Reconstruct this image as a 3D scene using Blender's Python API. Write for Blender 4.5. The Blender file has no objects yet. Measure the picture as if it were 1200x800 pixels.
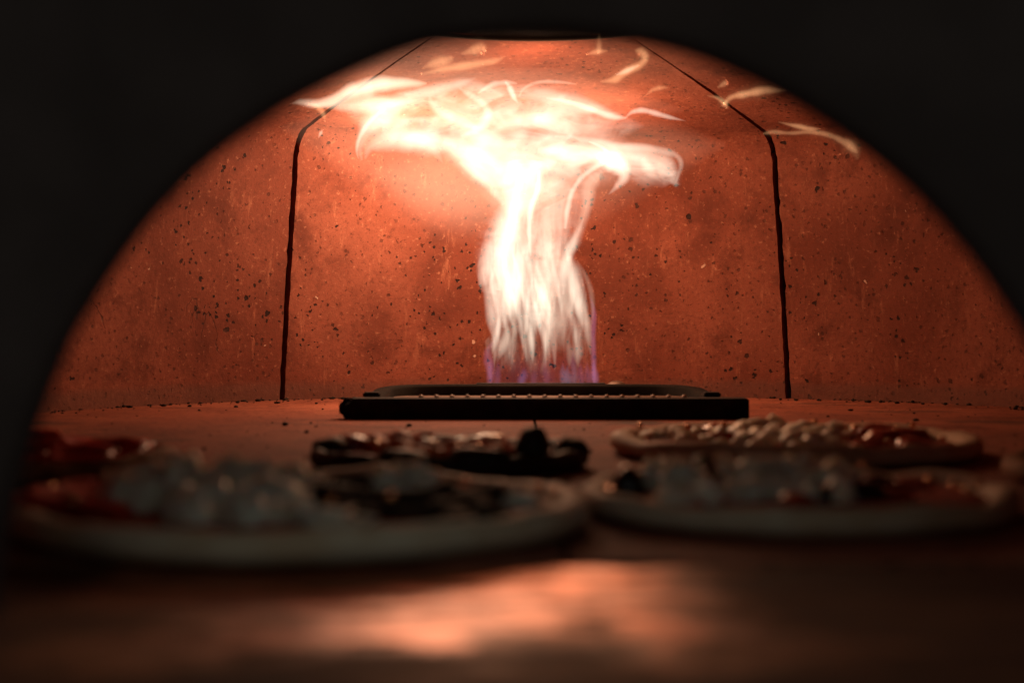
import bpy, bmesh, math, random
from mathutils import Vector, noise, Matrix

random.seed(7)
C = bpy.context.scene.collection
S = bpy.context.scene

# ------------------------------------------------------------------ camera
HZ = 0.105            # camera height above the oven floor (m)
FPX = 1800.0          # focal length in pixels of the 1200 px wide photograph
HORIZON = 380.0

cam_d = bpy.data.cameras.new('camera')
cam_d.sensor_width = 36.0
cam_d.lens = FPX / 1200.0 * 36.0
cam_d.shift_y = -(400.0 - HORIZON) / 1200.0
cam_d.clip_start = 0.02
cam_d.clip_end = 50
cam_d.dof.use_dof = True
cam_d.dof.focus_distance = 2.12
cam_d.dof.aperture_fstop = 4.3
cam = bpy.data.objects.new('camera', cam_d)
cam.location = (0, 0, HZ)
cam.rotation_euler = (math.radians(90), 0, 0)
C.objects.link(cam)
S.camera = cam

# ------------------------------------------------------------------ world: dim cool room behind the camera
W = bpy.data.worlds.new('World')
S.world = W
W.use_nodes = True
bg = W.node_tree.nodes['Background']
bg.inputs[0].default_value = (0.57, 0.67, 0.645, 1)
bg.inputs[1].default_value = 0.22

S.view_settings.view_transform = 'Standard'
S.view_settings.look = 'None'
S.view_settings.exposure = 0.0
S.view_settings.gamma = 1.0
S.cycles.max_bounces = 8
S.cycles.diffuse_bounces = 5
S.cycles.transparent_max_bounces = 64
S.cycles.volume_bounces = 0
S.cycles.sample_clamp_indirect = 4.0
S.cycles.caustics_reflective = False
S.cycles.caustics_refractive = False
S.cycles.use_denoising = True


# ------------------------------------------------------------------ the light the gas flame gives off, plus an added fill lamp
def flame_light(name, x, y, z, power, radius, col):
    l = bpy.data.lights.new(name, 'POINT')
    l.energy = power
    l.shadow_soft_size = radius
    l.color = col
    o = bpy.data.objects.new(name, l)
    o.location = (x, y, z)
    C.objects.link(o)
    return o


F_HOT = (1.0, 0.60, 0.36)
F_RED = (1.0, 0.44, 0.20)
flame_light('flame_light', -0.06, 2.06, 0.300, 3.1, 0.08, F_HOT)
flame_light('flame_light', -0.15, 2.03, 0.325, 2.1, 0.06, F_HOT)
flame_light('flame_light', 0.12, 2.03, 0.318, 1.7, 0.06, F_RED)
flame_light('flame_light', 0.03, 1.81, 0.385, 1.0, 0.05, F_RED)  # added fill ahead of the flame, warms the pizzas
flame_light('flame_light', 0.01, 2.04, 0.215, 0.6, 0.045, F_RED)
flame_light('flame_light', 0.04, 2.01, 0.115, 0.3, 0.045, F_RED)


# ------------------------------------------------------------------ helpers
def P(px, py, d):
    """a point at distance d that the photograph shows at pixel (px, py)"""
    return Vector(((px - 600.0) / FPX * d, d, HZ + (HORIZON - py) / FPX * d))


def obj(name, bm, mat, parent=None, smooth=True):
    me = bpy.data.meshes.new(name)
    bm.normal_update()
    bm.to_mesh(me)
    bm.free()
    if smooth:
        for p in me.polygons:
            p.use_smooth = True
    o = bpy.data.objects.new(name, me)
    if mat:
        me.materials.append(mat)
    C.objects.link(o)
    if parent:
        o.parent = parent
    return o


def tag(o, label, cat, group=None):
    o['label'] = label
    o['category'] = cat
    if group:
        o['group'] = group
    return o


def thing(name, label, cat, loc=(0, 0, 0), group=None, rz=0.0):
    o = bpy.data.objects.new(name, None)
    o.empty_display_size = 0.05
    o.location = loc
    o.rotation_euler = (0, 0, rz)
    C.objects.link(o)
    return tag(o, label, cat, group)


def box(bm, x0, x1, y0, y1, z0, z1):
    v = [bm.verts.new((x, y, z)) for x in (x0, x1) for y in (y0, y1) for z in (z0, z1)]
    for f in ((0, 1, 3, 2), (4, 6, 7, 5), (0, 4, 5, 1), (2, 3, 7, 6), (0, 2, 6, 4), (1, 5, 7, 3)):
        bm.faces.new([v[i] for i in f])


def sharp_by_angle(o, deg=35):
    bm = bmesh.new()
    bm.from_mesh(o.data)
    for e in bm.edges:
        if len(e.link_faces) == 2 and e.calc_face_angle(0) > math.radians(deg):
            e.smooth = False
    bm.to_mesh(o.data)
    bm.free()


# ------------------------------------------------------------------ materials
class NT:
    def __init__(self, name):
        self.m = bpy.data.materials.new(name)
        self.m.use_nodes = True
        self.t = self.m.node_tree
        self.b = self.t.nodes['Principled BSDF']
        self.out = self.t.nodes['Material Output']

    def n(self, typ, **kw):
        nd = self.t.nodes.new(typ)
        for k, v in kw.items():
            if k.startswith('i_'):
                key = k[2:]
                key = int(key) if key.isdigit() else key
                nd.inputs[key].default_value = v
            else:
                setattr(nd, k, v)
        return nd

    def l(self, a, b):
        self.t.links.new(a, b)

    def math(self, op, a, b=None, c=None):
        nd = self.n('ShaderNodeMath', operation=op)
        for i, v in enumerate((a, b, c)):
            if v is None:
                continue
            if isinstance(v, (int, float)):
                nd.inputs[i].default_value = v
            else:
                self.l(v, nd.inputs[i])
        return nd.outputs[0]

    def mix(self, f, a, b):
        nd = self.n('ShaderNodeMix', data_type='RGBA')
        for s, v in ((nd.inputs[0], f), (nd.inputs[6], a), (nd.inputs[7], b)):
            if isinstance(v, (int, float)):
                s.default_value = v
            elif isinstance(v, tuple):
                s.default_value = v if len(v) == 4 else v + (1,)
            else:
                self.l(v, s)
        return nd.outputs[2]

    def coord(self, scale=(1, 1, 1), loc=(0, 0, 0)):
        tc = self.n('ShaderNodeTexCoord')
        mp = self.n('ShaderNodeMapping')
        mp.inputs['Scale'].default_value = scale
        mp.inputs['Location'].default_value = loc
        self.l(tc.outputs['Object'], mp.inputs[0])
        return mp.outputs[0]

    def noise(self, co, scale, detail=4, rough=0.55, dist=0.0):
        nd = self.n('ShaderNodeTexNoise', i_Scale=scale, i_Detail=detail, i_Roughness=rough, i_Distortion=dist)
        self.l(co, nd.inputs['Vector'])
        return nd.outputs[0]

    def ramp(self, f, a, b, lo=0.0, hi=1.0):
        nd = self.n('ShaderNodeMapRange', clamp=True)
        nd.interpolation_type = 'SMOOTHSTEP'
        for i, v in enumerate((f, a, b, lo, hi)):
            if isinstance(v, (int, float)):
                nd.inputs[i].default_value = v
            else:
                self.l(v, nd.inputs[i])
        return nd.outputs[0]

    def bump(self, h, strength, dist, prev=None):
        nd = self.n('ShaderNodeBump', i_Strength=strength, i_Distance=dist)
        self.l(h, nd.inputs['Height'])
        if prev:
            self.l(prev, nd.inputs['Normal'])
        return nd.outputs[0]

    def pits(self, co, scale, keep, size):
        """1 inside scattered pits: random Voronoi cells keep a blob of irregular size"""
        wn = self.n('ShaderNodeTexNoise', i_Scale=scale * 2.2, i_Detail=2.0)
        self.l(co, wn.inputs['Vector'])
        sub = self.n('ShaderNodeVectorMath', operation='SUBTRACT')
        self.l(wn.outputs['Color'], sub.inputs[0])
        sub.inputs[1].default_value = (.5, .5, .5)
        sc = self.n('ShaderNodeVectorMath', operation='SCALE')
        self.l(sub.outputs[0], sc.inputs[0])
        sc.inputs['Scale'].default_value = 0.75 / scale
        add = self.n('ShaderNodeVectorMath', operation='ADD')
        self.l(co, add.inputs[0])
        self.l(sc.outputs[0], add.inputs[1])
        vo = self.n('ShaderNodeTexVoronoi', i_Scale=scale)
        self.l(add.outputs[0], vo.inputs['Vector'])
        sep = self.n('ShaderNodeSeparateColor')
        self.l(vo.outputs['Color'], sep.inputs[0])
        r = self.math('MULTIPLY', self.math('MULTIPLY', sep.outputs[1], sep.outputs[1]), size)
        r = self.math('ADD', r, size * 0.25)
        inside = self.ramp(self.math('SUBTRACT', r, vo.outputs['Distance']), 0.0, size * 0.18)
        on = self.math('LESS_THAN', sep.outputs[0], keep)
        return self.math('MULTIPLY', inside, on)


def mat_refractory(name, seed, floor=False):
    """cast refractory concrete: mottled terracotta with pits, chips and hairline cracks"""
    t = NT(name)
    co = t.coord(loc=(seed * 3.1, seed * 1.7, seed * 0.9))
    big = t.noise(co, 3.2, 5, .6, .4)
    mid = t.noise(co, 14, 6, .65, .3)
    fine = t.noise(co, 160, 4, .7)
    grain = t.noise(co, 620, 2, .6)
    if floor:
        ca, cb, cc = (.25, .070, .037), (.37, .117, .064), (.14, .038, .021)
    else:
        ca, cb, cc = (.138, .034, .019), (.226, .066, .039), (.080, .0185, .0108)
    col = t.mix(t.ramp(big, .36, .66), ca, cb)
    col = t.mix(t.ramp(mid, .48, .70, 0, .75), col, cc)
    big2 = t.noise(t.coord((1, 1, .7), (seed * 2 + 5, 4, 8)), 5.5, 7, .68, .5)
    col = t.mix(t.ramp(big2, .49, .66, 0, .55), col, cc)
    # pale vertical runs and speckle
    run = t.noise(t.coord((60, 60, 7), (seed, 0, 0)) if not floor else t.coord((9, 40, 9)), 1.0, 5, .7)
    col = t.mix(t.ramp(run, .58, .74, 0, .45), col, (.42, .165, .095))
    col = t.mix(t.ramp(fine, .57, .74, 0, .5), col, (.46, .20, .12))
    col = t.mix(t.ramp(fine, .46, .32, 0, .70), col, (.10, .028, .016))
    col = t.mix(t.ramp(grain, .54, .70, 0, .60), col, (.10, .032, .018))
    dens = t.ramp(t.noise(co, 5.5, 2, .5), .44, .60)
    p1 = t.pits(co, 36, .30, .14)
    p2 = t.math('MULTIPLY', t.pits(co, 78, .55, .24), t.ramp(dens, 0, 1, .25, 1))
    p3 = t.math('MULTIPLY', t.pits(co, 150, .36, .33), t.ramp(dens, 0, 1, .5, 1))
    pit = t.math('MAXIMUM', t.math('MAXIMUM', p1, p2), p3)
    chips = t.pits(t.coord(loc=(seed + 9, 2, 4)), 55, .05, .16)
    col = t.mix(t.math('MULTIPLY', chips, .7), col, (.60, .38, .28))
    # hairline cracks: thin contour of a large noise, only in places
    cn = t.noise(t.coord((1.3, 1.3, .55), (seed, 2, 1)), 5.0, 5, .55, .15)
    line = t.ramp(t.math('ABSOLUTE', t.math('SUBTRACT', cn, .5)), .0012, .0032, 1, 0)
    crack = t.math('MULTIPLY', line, t.ramp(t.noise(co, 3.4, 1), .72, .75))
    col = t.mix(t.math('MULTIPLY', crack, .75), col, (.06, .025, .018))
    col = t.mix(t.math('MULTIPLY', pit, .93), col, (.012, .006, .005))
    if floor:
        soot = t.ramp(t.noise(t.coord((2.4, 5.5, 1), (seed, 3, 0)), 1.6, 6, .62, .5),   .57, .68, 0, .80)
        col = t.mix(soot, col, (.055, .030, .022))
    else:
        # darker band along the lowest centimetres
        sp = t.n('ShaderNodeSeparateXYZ')
        tc = t.n('ShaderNodeTexCoord')
        t.l(tc.outputs['Object'], sp.inputs[0])
        zz = t.math('ADD', sp.outputs[2], t.math('MULTIPLY', t.math('SUBTRACT', mid, .5), .02))
        col = t.mix(t.ramp(zz, .016, .030, .55, 0), col, (.12, .055, .04))
    t.l(col, t.b.inputs['Base Color'])
    t.b.inputs['Roughness'].default_value = .85
    t.b.inputs['Specular IOR Level'].default_value = .2
    h = t.math('SUBTRACT', t.math('MULTIPLY', fine, .35), t.math('MULTIPLY', pit, 1.6))
    h = t.math('ADD', h, t.math('MULTIPLY', chips, .5))
    h = t.math('SUBTRACT', h, crack)
    nb = t.bump(mid, .25, .006)
    nb = t.bump(h, 1.0, .0028, nb)
    t.l(nb, t.b.inputs['Normal'])
    return t.m


def mat_simple(name, c1, c2, scale=20, rough=.6, spec=.4, bump=.3, bdist=.002, metal=0.0, lo=.4, hi=.62, rough2=None):
    t = NT(name)
    co = t.coord()
    f = t.noise(co, scale, 6, .62, .2)
    col = t.mix(t.ramp(f, lo, hi), c1, c2)
    t.l(col, t.b.inputs['Base Color'])
    t.b.inputs['Roughness'].default_value = rough
    if rough2 is not None:
        t.l(t.ramp(t.noise(co, scale * .6, 5, .6), .35, .65, rough, rough2), t.b.inputs['Roughness'])
    t.b.inputs['Specular IOR Level'].default_value = spec
    t.b.inputs['Metallic'].default_value = metal
    t.l(t.bump(t.noise(co, scale * 3, 5, .6), bump, bdist), t.b.inputs['Normal'])
    return t.m


M = {}
M['wall_a'] = mat_refractory('refractory concrete', 0.0)
M['wall_b'] = mat_refractory('refractory concrete left', 2.3)
M['wall_c'] = mat_refractory('refractory concrete right', 5.1)
M['floor'] = mat_refractory('oven floor stone', 7.7, True)
M['black'] = mat_simple('insulation black', (.008, .006, .005), (.014, .010, .008), 12, .95, .1)
M['front'] = mat_simple('sooty cast front', (.058, .038, .033), (.080, .053, .046), 9, .85, .2, .5, .003)
M['iron'] = mat_simple('sooty iron', (.011, .009, .009), (.026, .019, .016), 30, .8, .15, .4, .0008, .0)
M['iron_warm'] = mat_simple('scaled burner steel', (.070, .038, .026), (.13, .075, .05), 45, .5, .5, .4, .0008, .3)
M['stud'] = mat_simple('bare steel stud', (.30, .17, .11), (.40, .24, .16), 200, .45, .5, .2, .0004)
M['oil'] = mat_simple('oil drop', (.75, .30, .09), (.85, .38, .13), 40, .16, .9, .05, .0004, .8)  # orange sparkle of the fire put into the drop's own colour
M['dough'] = mat_simple('raw dough rim', (.66, .50, .35), (.56, .37, .23), 26, .7, .3, .5, .002)
M['baked'] = mat_simple('baked crust', (.34, .15, .065), (.12, .045, .022), 38, .8, .15, .6, .002, lo=.44, hi=.66)
M['charred'] = mat_simple('charred crust', (.030, .016, .010), (.010, .007, .006), 40, .6, .4, .7, .002)
M['sauce'] = mat_simple('tomato sauce', (.50, .050, .016), (.30, .026, .009), 60, .55, .22, .6, .0015, rough2=.75)
M['cheese'] = mat_simple('white cheese', (.84, .78, .64), (.74, .65, .48), 50, .5, .45, .4, .0012)
for k_ in ('cheese',):
    b_ = M[k_].node_tree.nodes['Principled BSDF']
    b_.inputs['Subsurface Weight'].default_value = .6
    b_.inputs['Subsurface Radius'].default_value = (1, .6, .35)
    b_.inputs['Subsurface Scale'].default_value = .010
M['melt'] = mat_simple('melted cheese', (.78, .18, .038), (.50, .075, .018), 70, .55, .07, .6, .0015)
M['olive'] = mat_simple('black olive', (.010, .008, .008), (.022, .015, .013), 40, .22, .6, .2, .0006)
M['mushroom'] = mat_simple('dark roasted vegetable', (.014, .010, .008), (.030, .018, .013), 50, .8, .12, .5, .001)
M['salami'] = mat_simple('red salami', (.75, .050, .022), (.48, .028, .014), 90, .5, .25, .5, .001)
M['tomato'] = mat_simple('roast tomato', (.46, .045, .016), (.30, .02, .01), 60, .25, .6, .4, .001)


def mat_threshold():
    """worn stone sill: soot has blackened its outer edge and its sides, the middle is rubbed bright"""
    t = NT('worn sooty threshold stone')
    co = t.coord()
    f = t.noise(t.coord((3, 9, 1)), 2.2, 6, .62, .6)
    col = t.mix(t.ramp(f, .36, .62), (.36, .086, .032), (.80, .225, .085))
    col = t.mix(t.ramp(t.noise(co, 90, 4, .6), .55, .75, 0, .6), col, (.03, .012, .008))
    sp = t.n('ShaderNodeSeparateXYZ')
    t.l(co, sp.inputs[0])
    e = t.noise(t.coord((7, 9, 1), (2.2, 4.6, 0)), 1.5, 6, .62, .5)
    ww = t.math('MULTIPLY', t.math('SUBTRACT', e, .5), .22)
    edge = t.ramp(t.math('ADD', sp.outputs[1], ww), .550, .440, 0, 1)  # falloff of the glow to front and sides, painted into the colour
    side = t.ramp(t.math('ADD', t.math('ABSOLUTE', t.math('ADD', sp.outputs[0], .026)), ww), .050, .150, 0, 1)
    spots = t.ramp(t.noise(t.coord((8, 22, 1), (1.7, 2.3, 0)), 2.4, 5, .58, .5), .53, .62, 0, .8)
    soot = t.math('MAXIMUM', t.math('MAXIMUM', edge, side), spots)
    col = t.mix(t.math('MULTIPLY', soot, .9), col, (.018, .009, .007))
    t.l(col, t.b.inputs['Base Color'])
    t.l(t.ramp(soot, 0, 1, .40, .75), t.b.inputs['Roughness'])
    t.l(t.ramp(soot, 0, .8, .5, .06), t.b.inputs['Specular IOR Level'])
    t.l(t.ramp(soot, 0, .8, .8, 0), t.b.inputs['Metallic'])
    nb = t.bump(t.noise(t.coord((6, 11, 1), (1, 5, 0)), 3.0, 4, .5), .30, .010)
    t.l(t.bump(t.noise(co, 140, 4, .6), .25, .0015, nb), t.b.inputs['Normal'])
    return t.m


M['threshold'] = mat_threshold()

# ------------------------------------------------------------------ the oven chamber
CX, CY, R = 0.07, 1.58, 0.675
SX = 0.02             # the crown lies a little left of the middle of the round back
Y_FRONT = 0.66
FIL = 0.052
Z_WALL, Z_EAVE, Z_TOP = 0.322, 0.371, 0.458
LEAN = 0.071


def profile(n_wall=44, n_fil=14, n_ceil=34):
    """list of (fraction towards the spine, height) from the floor to the crown"""
    pts = []
    for i in range(n_wall + 1):
        z = -0.02 + (Z_WALL + 0.02) * i / n_wall
        pts.append((LEAN * (.75 * z / Z_WALL + .25 * (max(z, 0) / Z_WALL) ** 2), z))
    fa = pts[-1][0]
    f = FIL / R
    for i in range(1, n_fil + 1):
        a = math.pi / 2 * i / n_fil * .86
        pts.append((fa + f * (1 - math.cos(a)), Z_WALL + (Z_EAVE - Z_WALL) * math.sin(a)))
    f0, z0 = pts[-1]
    for i in range(1, n_ceil + 1):
        s = i / n_ceil
        pts.append((f0 + (1 - f0) * s, z0 + (Z_TOP - z0) * (1 - (1 - s) ** 1.3)))
    return pts


PROF = profile()


def wall_fraction(x, y):
    """0 at the foot of the wall, 1 on the spine"""
    if y > CY:
        ux, uy = x - SX, y - CY
        b = ux * (SX - CX)
        a = ux * ux + uy * uy
        c = (SX - CX) ** 2 - R * R
        k = (-b + math.sqrt(b * b - a * c)) / a
        return 1 - 1 / k
    return 1 - abs(x - SX) / (R + (CX - SX if x > SX else SX - CX))


def ceiling_z(x, y):
    f = max(0.0, wall_fraction(x, y))
    for (fa, za), (fb, zb) in zip(PROF, PROF[1:]):
        if fb > fa and fa <= f <= fb:
            return za + (zb - za) * (f - fa) / (fb - fa)
    return PROF[-1][1]


def station(s, off):
    """s = plan angle in degrees for the round back; below 0 or above 180 the straight sides run forward (metres * 100)"""
    if 0 <= s <= 180:
        a = math.radians(s)
        return Vector((CX + (R + off) * math.cos(a), CY + (R + off) * math.sin(a), 0)), Vector((SX, CY, 0))
    if s < 0:
        y = CY + s / 100.0
        return Vector((CX + R + off, y, 0)), Vector((SX, y, 0))
    y = CY - (s - 180) / 100.0
    return Vector((CX - R - off, y, 0)), Vector((SX, y, 0))


def vault(name, s0, s1, mat, off=0.0, thick=0.035, g0=0.0, g1=0.0, n=None, rough=0.0, seed=0, parent=None):
    """a precast vault segment between plan stations s0 and s1; g0/g1 = gap (m) kept open at each joint"""
    bm = bmesh.new()
    n = n or max(6, int(abs(s1 - s0) / 1.2))
    inner, outer = [], []
    for i in range(n + 1):
        u = i / n
        s = s0 + (s1 - s0) * u
        w, c = station(s, off)
        w2, _ = station(s, off + thick)
        ri, ro = [], []
        tang = (station(s + .5, off)[0] - station(s - .5, off)[0]).normalized()
        for k, (f, z) in enumerate(PROF):
            p = w.lerp(c, f)
            p2 = w2.lerp(c, f)
            sh = 0.0
            if i == 0 and g0:
                sh = g0
            if i == n and g1:
                sh = -g1
            if sh:
                chip = rough * (noise.noise((seed, k * 1.7, 3.3)) * 1.1 + noise.noise((seed, k * .45, 1.3)))
                sh *= 1.0 + chip
                sh *= 1.0 if f < .10 else max(.22, 1.1 - f * 1.25)
            zz = z
            if off == 0 and 0 < i:
                pn = noise.noise((p.x * 7 + seed, p.y * 7, z * 7)) * .0016
                p = p + (w - c).normalized() * pn if f < .10 else p
                zz = z + (pn if f >= .10 else 0)
            ri.append(bm.verts.new((p.x + tang.x * sh, p.y + tang.y * sh, zz)))
            zo = z + thick * min(1, max(0, (f - .04) / .06))
            ro.append(bm.verts.new((p2.x + tang.x * sh, p2.y + tang.y * sh, zo)))
        inner.append(ri)
        outer.append(ro)
    K = len(PROF)
    for i in range(n):
        for k in range(K - 1):
            bm.faces.new((inner[i][k], inner[i + 1][k], inner[i + 1][k + 1], inner[i][k + 1]))
            bm.faces.new((outer[i][k], outer[i][k + 1], outer[i + 1][k + 1], outer[i + 1][k]))
    for i in (0, n):
        for k in range(K - 1):
            q = (inner[i][k], inner[i][k + 1], outer[i][k + 1], outer[i][k])
            bm.faces.new(q if i == 0 else q[::-1])
    for i in range(n):
        bm.faces.new((inner[i][0], outer[i][0], outer[i + 1][0], inner[i + 1][0]))
    bmesh.ops.remove_doubles(bm, verts=bm.verts, dist=1e-5)
    bmesh.ops.recalc_face_normals(bm, faces=bm.faces)
    o = obj(name, bm, mat, parent)
    sharp_by_angle(o, 50)
    return o


S_L, S_R = 125.2, 61.6
G = 'precast segments of the oven wall'
FR = -(CY - Y_FRONT) * 100 + 0.2
o = vault('oven_wall_segment', S_R, S_L, M['wall_a'], g0=.0039, g1=.0039, rough=.26, seed=1)
tag(o, 'middle pitted terracotta oven wall segment between the two black joints, behind the flame', 'wall segment', G)
o = vault('oven_wall_segment', S_L, 180 - FR, M['wall_b'], g0=.0039, rough=.26, seed=2, n=70)
tag(o, 'curved terracotta oven wall segment left of the left black joint', 'wall segment', G)
o = vault('oven_wall_segment', FR, S_R, M['wall_c'], g1=.0039, rough=.48, seed=3, n=70)
tag(o, 'darker curved terracotta oven wall segment right of the right black joint', 'wall segment', G)
o = vault('oven_shell', FR, 180 - FR, M['black'], off=.06, thick=.03, n=90)
o['kind'] = 'structure'
o.location.z = .055

# floor: stone slabs with fine open joints on a dark bed
bm = bmesh.new()
jx = [-.80, -.42, .0245, .452, .95]
for i in range(4):
    rows = [(.683, 1.36), (1.3625, 1.932), (1.9345, 2.5)] if i in (0, 3) else [(.683, 2.5)]
    for (ya, yb) in rows:
        box(bm, jx[i] + (.0016 if i == 2 else .0007), jx[i + 1] - (.0016 if i == 1 else .0007), ya, yb, -.03, 0)
o = obj('oven_floor', bm, M['floor'], smooth=False)
o['kind'] = 'structure'
bm = bmesh.new()
box(bm, -1.0, 1.1, .68, 2.6, -.06, -.012)
o = obj('floor_bed', bm, M['black'], smooth=False)
o['kind'] = 'structure'
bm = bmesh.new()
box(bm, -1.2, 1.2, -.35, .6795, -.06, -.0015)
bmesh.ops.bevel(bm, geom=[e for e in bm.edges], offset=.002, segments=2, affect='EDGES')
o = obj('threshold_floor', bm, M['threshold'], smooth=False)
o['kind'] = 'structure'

# front of the oven with its arched mouth
ARCH = [(-14, 724), (-12, 690), (-4, 640), (8, 590), (22, 540), (45, 475), (72, 408), (95, 366), (130, 312), (165, 264), (200, 225),
        (240, 187), (300, 142), (350, 112), (400, 87), (450, 65), (500, 49), (560, 41), (620, 38), (680, 39), (740, 46),
        (800, 58), (860, 80), (920, 109), (980, 146), (1040, 191), (1090, 236), (1140, 293), (1180, 348), (1215, 405),
        (1245, 475), (1265, 560), (1272, 640), (1274, 724)]
YA, YB = 0.555, 0.675


def catmull(pts, n):
    out = []
    q = [pts[0]] + list(pts) + [pts[-1]]
    for i in range(1, len(q) - 2):
        p0, p1, p2, p3 = (Vector(q[j]) for j in (i - 1, i, i + 1, i + 2))
        for k in range(n):
            t = k / n
            out.append(.5 * ((2 * p1) + (p2 - p0) * t + (2 * p0 - 5 * p1 + 4 * p2 - p3) * t * t + (3 * p1 - p0 - 3 * p2 + p3) * t ** 3))
    out.append(Vector(pts[-1]))
    return out


bm = bmesh.new()
arch = [Vector((p.x, 0, p.z)) for p in (P(a, b, YA) for a, b in ARCH)]
arch[0].z = arch[-1].z = -.0015
arch = catmull([tuple(a) for a in arch], 3)
mid = Vector((.015, 0, .05))


def splay(p, w):
    dv = (p - mid)
    dv.z = max(dv.z, 0)
    dv.normalize()
    return Vector((p.x + dv.x * w, 0, p.z + max(0, dv.z) * w))


def outer_pt(p):
    dv = (p - Vector((.015, 0, -.0015)))
    k = min(1.2 / abs(dv.x) if abs(dv.x) > 1e-6 else 1e9, .9 / dv.z if dv.z > 1e-6 else 1e9)
    return Vector((.015 + dv.x * k, 0, -.0015 + dv.z * k))


rings = []
for p in arch:
    a = splay(p, .012)
    b = splay(p, .06)
    o_ = outer_pt(p)
    rings.append([bm.verts.new(v) for v in (
        (o_.x, YA, o_.z), (a.x, YA, a.z), (splay(p, .003).x, YA + .003, splay(p, .003).z), (p.x, YA + .012, p.z),
        (b.x, YB, b.z), (o_.x, YB, o_.z))])
for r0, r1 in zip(rings, rings[1:]):
    for k in range(5):
        bm.faces.new((r0[k], r0[k + 1], r1[k + 1], r1[k]))
    bm.faces.new((r0[5], r0[0], r1[0], r1[5]))
bmesh.ops.recalc_face_normals(bm, faces=bm.faces)
o = obj('oven_front', bm, M['front'])
sharp_by_angle(o, 40)
tag(o, 'black sooty oven front with an arched mouth framing the view', 'oven front')

# iron collar of the flue in the crown
bm = bmesh.new()
fx, fy, fr = .024, 1.567, .22
zt = .4385
prev = None
N = 72
rows = []
for i in range(N):
    a = 2 * math.pi * i / N
    rows.append([bm.verts.new((fx + r_ * math.cos(a), fy + r_ * math.sin(a), z_)) for r_, z_ in
                 ((fr - .002, .4395), (fr, zt - .004), (fr - .003, zt - .0055), (fr - .009, zt - .0055), (fr - .011, zt - .003), (fr - .011, .4365))])
for i in range(N):
    a, b = rows[i], rows[(i + 1) % N]
    for k in range(5):
        bm.faces.new((a[k], b[k], b[k + 1], a[k + 1]))
bm.faces.new([r_[5] for r_ in rows])
bmesh.ops.recalc_face_normals(bm, faces=bm.faces)
o = obj('flue_collar', bm, M['black'])
tag(o, 'thin dark ring of the flue opening in the crown of the vault, above the flame', 'flue')

# ------------------------------------------------------------------ the gas burner
FD = 2.0      # distance of the flame


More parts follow.
